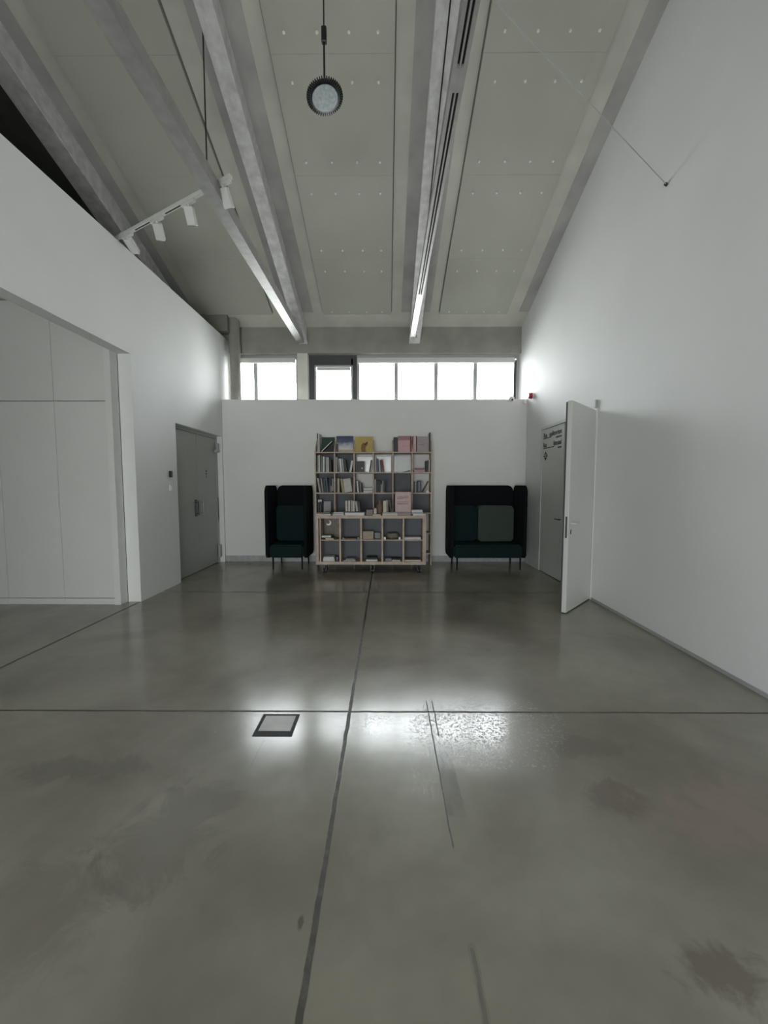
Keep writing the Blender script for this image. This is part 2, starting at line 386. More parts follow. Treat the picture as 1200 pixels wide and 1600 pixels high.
TZ = 4.15
t1 = thing('tie_beam', 'dark level steel tie with two black slots under the beam right of centre', 'tie beam', (.475, 7.35, TZ))
bm = boxes((-.048, -.022, -11.3, 0, 0, .07), (-.006, .006, -11.3, 0, .002, .07), (.022, .048, -11.3, 0, 0, .07), (-.048, .048, -11.3, 0, .07, .082), bev=0)
obj('channel', bm, 'tie', t1)
for a_, b_ in ((-.022, -.006), (.006, .022)):
    obj('slot', boxes((a_ + .0003, b_ - .0003, -11.3, -1.6, .03, .069)), 'dark_gap', t1)
    obj('cover_strip', boxes((a_ + .0003, b_ - .0003, -1.6, -.02, .001, .03)), 'steel', t1)
for yy in (-4.62, -8.0): obj('joint_plate', boxes((-.022, -.006, yy, yy + .16, .0, .028), (.006, .022, yy, yy + .16, .0, .028)), 'tie', t1)
t2 = thing('tie_beam', 'grey level steel tie crossing below the ceiling at left, over the track light', 'tie beam', (-1.635, 7.62, TZ))
bm = boxes((-.065, .065, -11.5, 0, 0, .012), (-.065, -.053, -11.5, 0, .012, .12), (.053, .065, -11.5, 0, .012, .12), (-.065, .065, -11.5, 0, .12, .13))
obj('channel', bm, 'tie', t2)
t3 = thing('tie_beam', 'grey level steel tie half hidden beyond the top of the left wall', 'tie beam', (-3.785, 7.62, 4.17))
obj('channel', boxes((-.06, .06, -11.5, 0, 0, .12), bev=.004), 'tie', t3)
bm = B(); tube(bm, (-1.715, 3.93, TZ + .10), (-1.715, 3.93, cz(3.93)), .007, 10)
hr = tag(obj('hanger_rod', bm, 'dark_metal'), 'thin upright steel rod between the left tie and the sloping beam above it', 'rod')
bm = B(); lathe(bm, [(.03, 0), (.03, .02), (.015, .03)], (-1.715, 3.93, TZ + .08), 16); obj('clevis', bm, 'dark_metal', hr)
a = Vector((RWX, 3.841, 4.23)); dr = (Vector((.609, 2.443, 4.23)) - a).normalized()
bm = B(); tube(bm, a, a + dr * 7.0, .0035, 8)
br = tag(obj('bracing_rod', bm, 'frame'), 'thin bracing rod fixed to the upper right wall, crossing the ceiling diagonally', 'rod')
bm = B(); tube(bm, a, a + Vector((-.02, -.012, 0)), .014, 12); obj('anchor', bm, 'dark_metal', br)

# round column at the end of the left wall
bm = B(); tube(bm, (-2.885, 7.60, 3.036 - 3.036), (-2.885, 7.60, cz(7.60) + .03), .098, 32)
tag(obj('round_column', bm, 'concrete', smooth=True), 'round pale concrete column where the left wall meets the high windows', 'column')

# ------------------------------------------------------------------ track light
pa = Vector((-3.17, 4.75, TZ + .15)); pb = Vector((-1.45, 3.83, TZ + .15)); dv = (pb - pa).normalized(); ang = math.atan2(dv.y, dv.x); Lh = (pb - pa).length
tr = thing('light_track', 'white light track hung diagonally under the left tie, four spotlights on it', 'light track', pa, ang)
obj('rail', boxes((0, Lh, -.02, .02, .0, .035), bev=.003), 'white_metal', tr)
for a_, b_ in ((.40, .72), (.95, 1.25)): obj('slot', boxes((a_, b_, -.007, .007, -.001, .003)), 'dark_gap', tr)
for u in (.12, Lh - .25): 
    bm = B(); tube(bm, (u, 0, .035), (u, 0, .06), .006, 8); obj('hanger', bm, 'white_metal', tr)
def spot(u, yaw, tilt, label):
    p = pa + dv * u
    t = thing('track_spotlight', label, 'spotlight', p - Vector((0, 0, .001)), ang, group='white spotlights on the diagonal track')
    obj('adapter', boxes((-.10, .10, -.018, .018, -.03, 0), bev=.003), 'white_metal', t)
    bm = B(); tube(bm, (0, 0, -.05), (0, 0, -.03), .012, 12); obj('pivot', bm, 'white_metal', t)
    bm = boxes((-.045, .045, -.03, .03, -.16, 0), bev=.006)
    mt = Matrix.Translation((0, 0, -.045)) @ Matrix.Rotation(yaw, 4, 'Z') @ Matrix.Rotation(tilt, 4, 'X')
    bmesh.ops.transform(bm, matrix=mt, verts=bm.verts); h = obj('lamp_head', bm, 'white_metal', t)
    bm = boxes((-.036, .036, -.022, .022, -.162, -.158)); bmesh.ops.transform(bm, matrix=mt, verts=bm.verts); obj('lens', bm, 'dark_gap', t)
spot(.24, .4, R(62), 'white box spotlight at the lower left end of the ceiling track')
spot(.80, .7, R(48), 'white box spotlight second from the left end of the ceiling track')
spot(1.33, .5, R(30), 'white box spotlight just left of the crossing tie on the ceiling track')
spot(1.84, .2, R(35), 'white box spotlight at the right end of the track, past the crossing tie')

# ------------------------------------------------------------------ pendant lamp
lp = Vector((-.521, 3.497, 4.71))
pl = thing('pendant_lamp', 'round black ribbed pendant lamp hanging on a black cable under the ceiling', 'pendant lamp', lp)
tilt = Matrix.Rotation(R(-3), 4, 'X') @ Matrix.Rotation(R(-9), 4, 'Y')
bm = B(); lathe(bm, [(.02, .02), (.09, .015), (.108, -.012), (.138, -.014), (.140, -.024), (.110, -.03), (.106, -.026)], seg=48)
bmesh.ops.transform(bm, matrix=tilt, verts=bm.verts); obj('housing', bm, 'black', pl, smooth=True)
bm = B()
for i in range(48):
    a_ = 2 * math.pi * i / 48; q = B(); box(q, .108, .152, -.0035, .0035, -.028, -.008)
    bmesh.ops.transform(q, matrix=tilt @ Matrix.Rotation(a_, 4, 'Z'), verts=q.verts)
    me_ = bpy.data.meshes.new('x'); q.to_mesh(me_); q.free(); bm.from_mesh(me_); bpy.data.meshes.remove(me_)
obj('cooling_fins', bm, 'black', pl)
bm = B(); lathe(bm, [(.107, -.025), (.107, -.034), (.03, -.040), (.005, -.040)], seg=40)
bmesh.ops.transform(bm, matrix=tilt, verts=bm.verts); obj('lens', bm, 'lens', pl, smooth=True)
bm = B(); lathe(bm, [(.055, .012), (.05, .06), (.02, .10)], seg=24); obj('driver', bm, 'black', pl, smooth=True)
bm = B(); tube(bm, (0, 0, .09), (0, 0, .40), .008, 8); tube(bm, (0, 0, .52), (0, 0, cz(lp.y) - lp.z), .006, 8); obj('cord', bm, 'black', pl)
obj('connector', boxes((-.02, .022, -.02, .02, .40, .52), bev=.006), 'black', pl)

# ------------------------------------------------------------------ left double door (door_1)
DX = LWX - .10
d1 = struct('door_1', boxes((DX - .03, DX + .012, 5.711, 5.76, 0, 2.349), (DX - .03, DX + .012, 7.25, 7.299, 0, 2.349), (DX - .03, DX + .012, 5.76, 7.25, 2.30, 2.349)), 'door_grey')
for y0, y1, s in ((5.763, 6.523, -1), (6.529, 7.247, 1)):
    lf = obj('door_leaf', boxes((DX - .04, DX, y0, y1, .008, 2.297), bev=.003), 'door_grey', d1)
    yh = 6.523 - .08 if s < 0 else 6.529 + .08
    obj('pull_plate', boxes((DX + .0005, DX + .008, yh - .035, yh + .035, .93, 1.21), bev=.003), 'dark_metal' if s < 0 else 'frame', lf)
    bm = boxes((DX + .035, DX + .047, yh - .012, yh + .012, .95, 1.19), bev=.003); tube(bm, (DX + .008, yh, .98), (DX + .04, yh, .98), .007); tube(bm, (DX + .008, yh, 1.16), (DX + .04, yh, 1.16), .007)
    obj('pull_handle', bm, 'dark_metal' if s < 0 else 'chrome', lf)
    if s > 0:
        bm = boxes((DX + .0005, DX + .002, 6.83, 6.87, 1.68, 1.71), (DX + .0005, DX + .002, 6.83, 6.87, 1.635, 1.66), (DX + .0005, DX + .002, 6.84, 6.86, 1.58, 1.615)); obj('small_sign', bm, 'ink', lf)
bm = boxes((DX + .012, DX + .07, 7.16, 7.28, 2.05, 2.10), (DX + .012, DX + .06, 7.22, 7.28, 2.10, 2.22), bev=.006); obj('upper_hinge', bm, 'frame', d1)
bm = boxes((DX + .012, DX + .055, 7.21, 7.27, .10, .34), bev=.01); obj('lower_hinge', bm, 'frame', d1)
obj('edge_seal', boxes((DX + .012, DX + .02, 7.262, 7.275, .80, 1.22)), 'dark_metal', d1)

k = tag(obj('keypad', boxes((LWX + .0005, LWX + .022, 5.49, 5.55, 1.56, 1.65), bev=.004), 'black'), 'small black card reader on the left wall beside the grey double door', 'card reader')
obj('indicator', boxes((LWX + .022, LWX + .023, 5.515, 5.525, 1.60, 1.606)), 'chrome', k)
k = tag(obj('light_switch', boxes((LWX + .0005, LWX + .012, 5.485, 5.575, 1.365, 1.455), bev=.003), 'white_plastic'), 'white square light switch below the black card reader', 'light switch')
obj('rocker', boxes((LWX + .012, LWX + .02, 5.505, 5.555, 1.38, 1.44), bev=.002), 'white_plastic', k)

# ------------------------------------------------------------------ tall cabinets in the recess
CY = 4.65; top = 3.59
def cabinet(x0, x1, label, hinge_right=True, handle=True):
    c = thing('tall_cabinet', label, 'cabinet', (0, 0, 0), group='white tall cabinets in the recess')
    d = .11
    obj('carcass', boxes((x0 + .0005, x0 + .018, CY + .021, CY + d, .0, top), (x1 - .018, x1 - .0005, CY + .021, CY + d, 0, top), (x0 + .018, x1 - .018, CY + d - .01, CY + d, 0, top)), 'cabinet', c)
    obj('plinth', boxes((x0 + .0005, x1 - .0005, CY - .004, CY + .02, 0, .075), bev=.002), 'cabinet', c)
    dr_ = obj('door', boxes((x0 + .002, x1 - .002, CY, CY + .02, .08, 2.435), bev=.0015), 'cabinet', c)
    if handle:
        hx = x1 - .012 if hinge_right else x0 + .012
        obj('handle', boxes((hx - .007, hx + .007, CY - .012, CY - .001, 1.17, 1.35), bev=.002), 'white_metal', dr_)
    obj('upper_door', boxes((x0 + .002, x1 - .002, CY, CY + .02, 2.442, top - .005), bev=.0015), 'cabinet', c)
cabinet(-3.92, -3.30, 'white tall cabinet at the right end of the recess, beside the wall edge', False, False)
cabinet(-4.605, -3.92, 'white tall cabinet with slim handle, second from the right in the recess', True, True)
cabinet(-5.29, -4.605, 'white tall cabinet cut by the left edge of the photo', False, False)
tag(obj('end_panel', boxes((-3.298, -3.222, CY - .02, 4.76, 0, top), bev=.002), 'white_metal'), 'narrow white end panel closing the cabinets against the wall edge', 'panel')

# ------------------------------------------------------------------ right door (door_2): one leaf closed, one open
d2 = struct('door_2', boxes((RWX + .0, RWX + .10, D2A + .001, D2A + .04, 0, D2H - .001), (RWX + .0, RWX + .10, D2B - .04, D2B - .001, 0, D2H - .001), (RWX + .0, RWX + .10, D2A + .04, D2B - .04, D2H - .04, D2H - .001)), 'door_white')
xL = RWX + .012
cl = obj('door_leaf', boxes((xL, xL + .045, 5.815, D2B - .044, .008, D2H - .045), bev=.002), 'door_white', d2)
cl['label'] = 'closed leaf with black lettering'
bm = boxes((xL - .010, xL - .001, 5.822, 5.852, .84, 1.02), bev=.003); obj('handle_plate', bm, 'door_white', cl)
bm = B(); tube(bm, (xL - .01, 5.838, .935), (xL - .05, 5.838, .935), .008); tube(bm, (xL - .05, 5.83, .935), (xL - .05, 5.95, .935), .008); obj('handle', bm, 'black', cl)
MT = Matrix.Rotation(R(-90), 4, 'Z') @ Matrix.Rotation(R(90), 4, 'X')      # letters stand upright and read from inside the room
def letter(body, size, y, z, al, sx=1.0):
    return text('lettering', body, size, 'ink', cl, Matrix.Translation((xL - .002, y, z)) @ MT @ Matrix.Diagonal((sx, 1, 1, 1)), al, .0008)
letter('Ruu', .11, 6.575, 2.228, 'LEFT', .8); letter('auditoorium', .11, 5.90, 2.228, 'RIGHT', .8); letter('auditorium', .05, 5.90, 2.175, 'RIGHT', .9)
letter('Ruu', .11, 6.575, 2.068, 'LEFT', .8); letter('kinosaal', .11, 5.90, 2.068, 'RIGHT', .8); letter('cinema', .05, 5.90, 2.012, 'RIGHT', .9)
obj('lettering', boxes((xL - .003, xL - .0005, 6.27, 6.575, 2.208, 2.220)), 'ink', cl); obj('lettering', boxes((xL - .003, xL - .0005, 6.17, 6.575, 2.046, 2.058)), 'ink', cl)
bm = B(); cy_, cz_ = 6.477, 1.925
prism(bm, [(cy_ - .08, cz_), (cy_, cz_ - .075), (cy_ + .08, cz_), (cy_, cz_ + .075)], 'x', xL - .003, xL - .0005); em = obj('diamond_emblem', bm, 'ink', cl)
obj('emblem_band', boxes((xL - .0045, xL - .003, cy_ - .045, cy_ + .045, cz_ + .008, cz_ + .02), (xL - .0045, xL - .003, cy_ - .045, cy_ + .045, cz_ - .02, cz_ - .008), (xL - .0045, xL - .003, cy_ - .03, cy_ + .03, cz_ + .03, cz_ + .036)), 'door_white', em)
# open leaf, hinged at the near jamb, standing about 45 degrees into the room
hg = Vector((RWX - .012, 4.975, 0)); dl = Vector((1.985 - hg.x, 4.36 - hg.y, 0)); LL = dl.length; an = math.atan2(dl.y, dl.x)
MX = Matrix.Translation(hg) @ Matrix.Rotation(an, 4, 'Z')
def lb(name, b, m, parent, bev=.002):
    bm = boxes(b, bev=bev); bmesh.ops.transform(bm, matrix=MX, verts=bm.verts); return obj(name, bm, m, parent)
ol = lb('door_leaf', (.06, LL, 0, .05, .012, 2.37), 'door_white', d2); ol['label'] = 'leaf standing open into the room'
lb('edge_rebate', (LL - .02, LL - .002, -.018, -.0005, .012, 2.36), 'frame_dark', ol)
lb('lock_plate', (LL, LL + .003, .014, .036, .86, 1.10), 'chrome', ol, .0005)
lb('lock_rose', (LL - .075, LL - .055, .0505, .056, .90, .95), 'dark_metal', ol, .001)
bm = B(); tube(bm, (LL - .065, .05, 1.02), (LL - .065, .10, 1.02), .009); tube(bm, (LL - .065, .10, 1.02), (LL - .19, .10, 1.02), .009); bmesh.ops.transform(bm, matrix=MX, verts=bm.verts); obj('handle', bm, 'white_metal', ol, True)
for z_ in (.25, 1.2, 2.15):
    bm = B(); tube(bm, (RWX - .009, 4.972 - .0, z_), (RWX - .009, 4.972, z_ + .09), .008); obj('hinge', bm, 'chrome', d2)
obj('jamb_trim', boxes((RWX - .018, RWX - .0005, 4.885, 4.93, 0, 2.40), bev=.003), 'door_white', d2)
obj('door_stay', boxes((RWX - .03, RWX - .0005, 4.90, 4.925, 2.40, 2.50), bev=.002), 'frame', d2)

# ------------------------------------------------------------------ small devices by the partition top
k = thing('security_camera', 'small white dome camera on top of the partition near the right corner', 'camera', (2.30, 7.335, 3.03))
bm = B(); bmesh.ops.create_icosphere(bm, subdivisions=3, radius=.055); obj('dome', bm, 'white_plastic', k, smooth=True)
bm = B(); tube(bm, (0, -.03, -.015), (0, -.058, -.022), .016, 16); obj('lens', bm, 'black', k)
obj('bracket', boxes((.03, .065, .016, .08, .006, .03), bev=.004), 'black', k)
k = thing('motion_sensor', 'small white sensor at the top right end of the partition', 'sensor', (2.545, 7.349, 2.98))
obj('body', boxes((-.03, .03, -.05, 0, -.045, .045), bev=.012), 'white_plastic', k)
k = thing('alarm_sounder', 'round red alarm sounder on the right wall above the partition corner', 'alarm', (RWX, 7.07, 3.03))
bm = B(); tube(bm, (-.001, 0, 0), (-.025, 0, 0), .05, 24); obj('base', bm, 'white_plastic', k)
bm = B(); tube(bm, (-.025, 0, 0), (-.09, 0, 0), .055, 24, .042); obj('horn', bm, 'red', k)

# ------------------------------------------------------------------ floor service box
k = thing('floor_box', 'square floor socket lid with dark metal frame beside the floor joint', 'floor box', (-.663, 2.268, 0))
w, d = .115, .108
bm = boxes((-w, w, -d, -d + .045, .0, .003), (-w, w, d - .016, d, .0, .003), (-w, -w + .02, -d + .045, d - .016, 0, .003), (w - .02, w, -d + .045, d - .016, 0, .003))
obj('frame', bm, mat('tarnished_frame', (.035, .034, .03), .65, .3, 30), k)
obj('lid', boxes((-w + .02, w - .02, -d + .045, d - .016, 0, .002)), mat('lid_concrete', (.26, .25, .22), .3, .15, 8), k)

# ------------------------------------------------------------------ high-backed sofas
def sofa(x0, x1, label, cushions):
    yF, yR = 6.60, 7.27; zb, zt = .20, 1.445
    t = thing('high_back_sofa', label, 'sofa', ((x0 + x1) / 2, (yF + yR) / 2, 0)); cx, cy = t.location.x, t.location.y
    W_ = x1 - x0; H_ = zt - zb; Z_ = (zt + zb) / 2
    def soft(bm): bmesh.ops.bevel(bm, geom=[e for e in bm.edges], offset=.012, segments=2, affect='EDGES'); return bm
    bm = B(); prism(bm, rrect(W_ - .10, H_, .09, 6, 0, Z_, (.03, .10, .10, .03)), 'y', yR - .07 - cy, yR - cy); obj('back_panel', soft(bm), 'black_fabric', t, smooth=True)
    for s in (-1, 1):
        bm = B(); D_ = yR - .075 - yF; prism(bm, rrect(D_, H_, .09, 6, (yF + yR - .075) / 2 - cy, Z_, (.05, .10, .10, .05)), 'x', s * (W_ / 2 - .055), s * W_ / 2); obj('side_panel', soft(bm), 'black_fabric', t, smooth=True)
    i = W_ / 2 - .06
    bm = boxes((-i, i, yF - .005 - cy, yR - .08 - cy, .205, .43)); bmesh.ops.bevel(bm, geom=list(bm.edges), offset=.03, segments=4, affect='EDGES')
    obj('seat', bm, 'teal_fabric', t, smooth=True)
    for a, b, m, yy, lab in cushions:
        bm = B(); prism(bm, rrect(b - a - .008, .64, .06, 6, (a + b) / 2 - cx, .765, (.04, .07, .07, .04)), 'y', yy - cy, yR - .085 - cy)
        bmesh.ops.bevel(bm, geom=list(bm.edges), offset=.018, segments=3, affect='EDGES')
        o = obj('back_cushion', bm, m, t, smooth=True)
        if lab: o['label'] = lab
    for lx in (-i + .06, i - .03):
        for ly in (yF + .03, yR - .10):
            bm = B(); tube(bm, (lx, ly - cy, 0), (lx, ly - cy, .207), .012, 12, .015); obj('leg', bm, 'leg_black', t)
    return t
sofa(1.09, 2.38, 'wide black high-backed sofa with dark teal seat, right of the bookcase', [(1.16, 1.635, 'teal_fabric', 7.03, None), (1.64, 2.28, 'sage_fabric', 6.98, 'pale sage green cushion')])
sofa(-2.07, -1.36, 'narrow black high-backed sofa with dark teal seat, left of the bookcase', [(-2.0, -1.43, 'teal_fabric', 7.03, None)])

# ------------------------------------------------------------------ tall plywood bookcase
XS = [-1.276, -.931, -.582, -.236, .112, .457, .803]; ZS = [.221, .589, .955, 1.316, 1.684, 2.042]
YF, YK = 7.02, 7.325; th = .011
bc = thing('tall_bookcase', 'tall pale plywood bookcase against the partition between the two sofas', 'bookcase', (-.24, 7.17, 0)); bx_, by_ = -.24, 7.17
for i, x in enumerate(XS):
    bm = B(); tp = 2.27
    prism(bm, [(YF - by_, 0), (YK - by_, 0), (YK - by_, tp), (YK - .12 - by_, tp), (YF - by_, 2.055)], 'x', x - th - bx_, x + th - bx_)
    obj('upright', bm, 'ply', bc)
for z in ZS:
    bm = B()
    for a, b in zip(XS, XS[1:]): box(bm, a + th + .0005 - bx_, b - th - .0005 - bx_, YF + .002 - by_, YK - by_, z - .022, z)
    obj('shelf', bm, 'ply', bc)
grey_cells = [(4, 0), (4, 1), (3, 0), (3, 1), (3, 3), (3, 4), (2, 0), (2, 1), (2, 2), (2, 3), (2, 4), (2, 5), (1, 0), (1, 1), (1, 2), (1, 3), (1, 4), (0, 1), (0, 2), (0, 3)]
for r_, c_ in grey_cells:
    a, b = XS[c_] + th, XS[c_ + 1] - th; z0 = ZS[r_]; z1 = ZS[r_ + 1] - .022
    obj('back_panel', boxes((a + .001 - bx_, b - .001 - bx_, YK - .012 - by_, YK - .001 - by_, z0 + .0005, z1 - .0005)), 'back', bc)

# ------------------------------------------------------------------ low bookcase on castors
MF, MK = 6.35, 6.69
mb = thing('rolling_bookcase', 'low pale plywood bookcase on castors in front of the tall bookcase', 'bookcase', (-.25, 6.52, 0)); mx_, my_ = -.25, 6.52
MXS = [-1.088, -.762, -.417, -.069, .276, .603]
obj('top_board', boxes((-1.155 - mx_, .648 - mx_, MF - my_, MK - my_, .905, .952), bev=.002), 'ply', mb)
obj('bottom_board', boxes((-1.155 - mx_, .648 - mx_, MF - my_, MK - my_, .142, .192), bev=.002), 'ply', mb)
for a, b in ((-1.155, -1.115), (.612, .648)): obj('side_board', boxes((a - mx_, b - mx_, MF - my_, MK - my_, .1925, .9045), bev=.001), 'ply', mb)
for i, x in enumerate(MXS):
    h = .010 if i in (0, 5) else .014
    if i == 5: x = .601
    obj('divider', boxes((x - h - mx_, x + h - mx_, MF + .004 - my_, MK - my_, .1925, .9045)), 'ply', mb)
for i in range(5):
    a = MXS[i] + (.010 if i == 0 else .014); b = (MXS[i + 1] if i < 4 else .601) - (.014 if i < 4 else .010)
    obj('shelf', boxes((a + .0005 - mx_, b - .0005 - mx_, MF + .005 - my_, MK - my_, .540, .556)), 'ply', mb)
    for z0, z1 in ((.1925, .5395), (.5565, .9045)):
        obj('back_panel', boxes((a + .0005 - mx_, b - .0005 - mx_, MK - .014 - my_, MK - .002 - my_, z0, z1)), 'back', mb)
for cx_ in (-1.03, -.235, .54):
    for cy_ in (MF + .045, MK - .045):
        c = B(); X_, Y_ = cx_ - mx_, cy_ - my_
        box(c, X_ - .035, X_ + .035, Y_ - .03, Y_ + .03, .134, .1415)
        for s in (-1, 1): box(c, X_ + s * .030 - .003, X_ + s * .030 + .003, Y_ - .02, Y_ + .02, .03, .134)
        cs = obj('castor', c, 'dark_metal', mb)
        c = B()
        for s in (-1, 1): tube(c, (X_ + s * .014 - .009, Y_, .038), (X_ + s * .014 + .009, Y_, .038), .037, 20)
        obj('wheel', c, 'black', cs)

# ------------------------------------------------------------------ books
_mc = {}
def cm(c, rough=.55, met=0):
    k_ = (tuple(c), rough, met)
    if k_ not in _mc: _mc[k_] = mat('book_cover', c, rough, .12, 14, metal=met)
    return _mc[k_]
WHITE = (.62, .62, .60); LG = (.34, .34, .32); GREY = (.22, .22, .23); DK = (.035, .033, .04); BLK = (.012, .012, .014)
CREAM = (.55, .50, .40); RED = (.20, .015, .025); PINK = (.50, .30, .32); BLUE = (.06, .09, .16); OCH = (.33, .28, .13); BRN = (.16, .09, .06); GRN = (.02, .06, .04)
NAMES = {WHITE: 'white', LG: 'pale grey', GREY: 'mid grey', DK: 'dark grey', BLK: 'black', CREAM: 'cream', RED: 'red', PINK: 'pink', BLUE: 'dark blue', OCH: 'ochre', BRN: 'brown', GRN: 'dark green'}
def book(t, h, d, col, label, group, loc, rot=(0, 0, 0), band=None, name='book', decorate=None):
    """spine faces -Y; t thickness (x), h height (z), d depth (y); origin at base centre of the spine"""
    root = thing(name, label, 'book', loc, 0, group); root.rotation_euler = rot
    c = .0022; hx = t / 2
    bm = boxes((-hx, hx, 0, c, 0, h), (-hx, -hx + c, c, d, 0, h), (hx - c, hx, c, d, 0, h))
    obj('cover', bm, cm(col), root)
    obj('pages', boxes((-hx + c, hx - c, c, d - .004, .003, h - .003)), 'paper', root)
    if band: obj('spine_label', boxes((-hx * .8, hx * .8, -.0008, -.0001, h * band[0], h * band[1])), cm(band[2]), root)
    if decorate: decorate(root, t, h, d)
    return root
def row(x0, z, y, L, cell, group):
    """books standing spine out; L = (thickness, height, colour, lean degrees, optional band)"""
    x = x0
    ords = ['first', 'second', 'third', 'fourth', 'fifth', 'sixth', 'seventh', 'eighth', 'ninth', 'tenth']
    n_b = 0; prev = None
    for e in L:
        if e[0] == 'gap': x += e[1]; prev = None; continue
        t, h, col, lean = e[:4]; band = e[4] if len(e) > 4 else None; a = R(lean)
        # lean > 0 tips the top towards the right
        cosn, sinn = math.cos(a), math.sin(abs(a))
        foot = t * cosn + abs(t * sinn * math.tan(a))
        if prev:
            pa_, ph = prev
            x += max(0, math.sin(pa_) * min(h, ph) - math.sin(a) * min(h, ph))
        prev = (a, h)
        bx = x + foot / 2; bz = z + (t / 2) * sinn
        if lean < 0: pass
        q = ' leaning' if abs(lean) > 3 else ''
        lab = '%s%s book, %s from the left, %s' % (NAMES[col], q, ords[n_b], cell)
        book(t, h, .20 + random.uniform(-.015, .02), col, lab, group, (bx, y, bz + .0006), (0, a, 0), band)
        x += foot + .0035 + (0 if not lean else .002); n_b += 1
def flat(cx, y, z, L, place, group):
    """stack of books lying flat, spine to the front; L = (width, thickness, depth, colour)"""
    zz = z; n = len(L)
    for i, e in enumerate(L):
        w, t, d, col = e[:4]; off = e[4] if len(e) > 4 else 0
        pos = '' if n == 1 else (', bottom of pile' if i == 0 else (', top of pile' if i == n - 1 else ', middle of pile'))
        lab = '%s flat book %s%s' % (NAMES[col], place, pos)
        root = thing('book', lab, 'book', (cx + off, y, zz + .0005), 0, group)
        c = .002
        obj('cover', boxes((-w / 2, w / 2, 0, c, 0, t), (-w / 2, w / 2, c, d, 0, c), (-w / 2, w / 2, c, d, t - c, t)), cm(col), root)
        obj('pages', boxes((-w / 2 + .003, w / 2 - .003, c, d - .003, c, t - c)), 'paper', root)
        zz += t + .0006
def facing(cx, y, z, w, h, col, label, group, tilt=8, t=.014, rough=.5, decorate=None, roll=0, mat_=None, met=0):
    """book shown cover out, leaning back"""
    root = thing('book', label, 'book', (cx, y, z + .0008 + abs(math.sin(R(roll))) * w / 2), 0, group)
    root.rotation_euler = (R(-tilt), R(roll), 0)
    m = mat_ if mat_ else cm(col, rough, met)
    obj('cover', boxes((-w / 2, w / 2, 0, .003, 0, h), (-w / 2, w / 2, t - .003, t, 0, h), (-w / 2, -w / 2 + .003, .003, t - .003, 0, h)), m, root)
    obj('pages', boxes((-w / 2 + .003, w / 2 - .003, .003, t - .003, .002, h - .002)), 'paper', root)
    if decorate: decorate(root, w, h)
    return root
ZT = 2.042
G = 'books on top of the tall bookcase'
# top row
book(.018, .335, .24, LG, 'pale grey tall book at the far left on top of the tall bookcase', G, (-1.238, 7.045, ZT + .0006), band=(.7, .95, BLK))
book(.020, .325, .24, WHITE, 'white tall book second from the left end on top of the tall bookcase', G, (-1.212, 7.045, ZT + .0006))
facing(-1.07, 7.18, ZT, .235, .285, GRN, 'dark green book shown cover out at the left on top of the bookcase', G)
r_ = thing('book', 'dark book with pale edge leaning diagonally in front of the green book', 'book', (-1.172, 7.06, ZT + .014), 0, G); r_.rotation_euler = (0, R(46), 0)
obj('cover', boxes((-.004, .0, 0, .11, 0, .26), (.012, .016, 0, .11, 0, .26)), cm(BLK), r_); obj('pages', boxes((0, .012, 0, .108, .002, .258)), 'paper', r_)
facing(-1.02, 7.15, ZT, .11, .12, BLK, 'small black book, cover out, low in front of the green book', G, tilt=5)
def sky_cover():
    m = bpy.data.materials.new('sky_picture_cover'); m.use_nodes = True; n = m.node_tree.nodes; l = m.node_tree.links; b = n['Principled BSDF']; b.inputs['Roughness'].default_value = .4
    t = n.new('ShaderNodeTexCoord'); s = n.new('ShaderNodeSeparateXYZ'); l.new(t.outputs['Object'], s.inputs[0])
    nz = n.new('ShaderNodeTexNoise'); nz.inputs['Scale'].default_value = 14; l.new(t.outputs['Object'], nz.inputs['Vector'])
    ad = n.new('ShaderNodeMath'); ad.operation = 'MULTIPLY_ADD'; l.new(nz.outputs['Fac'], ad.inputs[0]); ad.inputs[1].default_value = .12; l.new(s.outputs['Z'], ad.inputs[2])
    r = n.new('ShaderNodeValToRGB'); e = r.color_ramp.elements; e[0].position = .05; e[0].color = (.72, .72, .70, 1); e[1].position = .30; e[1].color = (.03, .06, .12, 1)
    k1 = e.new(.14); k1.color = (.42, .42, .48, 1); k2 = e.new(.20); k2.color = (.10, .10, .19, 1)
    l.new(ad.outputs[0], r.inputs[0]); l.new(r.outputs[0], b.inputs['Base Color']); return m
tag(obj('low_stand', boxes((-.915, -.60, 7.08, 7.18, ZT + .0005, ZT + .045), bev=.002), 'ply'), 'low plywood stand under the blue and white book on the tall bookcase', 'stand')
facing(-.755, 7.10, ZT + .046, .30, .245, BLUE, 'blue book fading to white, cover out on top of the tall bookcase', G, mat_=sky_cover(), tilt=6)
tag(obj('black_box', boxes((-.905, -.868, 7.062, 7.078, ZT + .0005, ZT + .145), bev=.002), 'black'), 'small black box beside the blue and white book on the tall bookcase', 'box')
def yellow_dec(root, w, h):
    P = [(-.04, .005), (.035, .005), (.03, .09), (.06, .13), (.075, .17), (.055, .185), (.03, .165), (-.01, .175), (-.045, .14), (-.055, .08)]
    bm = B(); prism(bm, P, 'y', -.0012, -.0002); obj('cover_picture', bm, cm((.22, .11, .05)), root)
    bm = B(); prism(bm, [(-.01, .13), (.035, .135), (.06, .175), (.07, .19), (.05, .19), (.02, .15)], 'y', -.002, -.0013); obj('cover_picture', bm, cm(BLK), root)
facing(-.409, 7.10, ZT, .318, .285, (.48, .37, .11), 'yellow book with a brown rounded figure, cover out on top of the bookcase', G, decorate=yellow_dec)
book(.075, .265, .20, DK, 'thick dark grey book beside the pink book on top of the bookcase', G, (.1625, 7.08, ZT + .0006))
def pink_dec(root, w, h):
    obj('cover_band', boxes((-w / 2, w / 2, -.001, -.0001, h * .74, h)), cm((.36, .18, .20)), root)
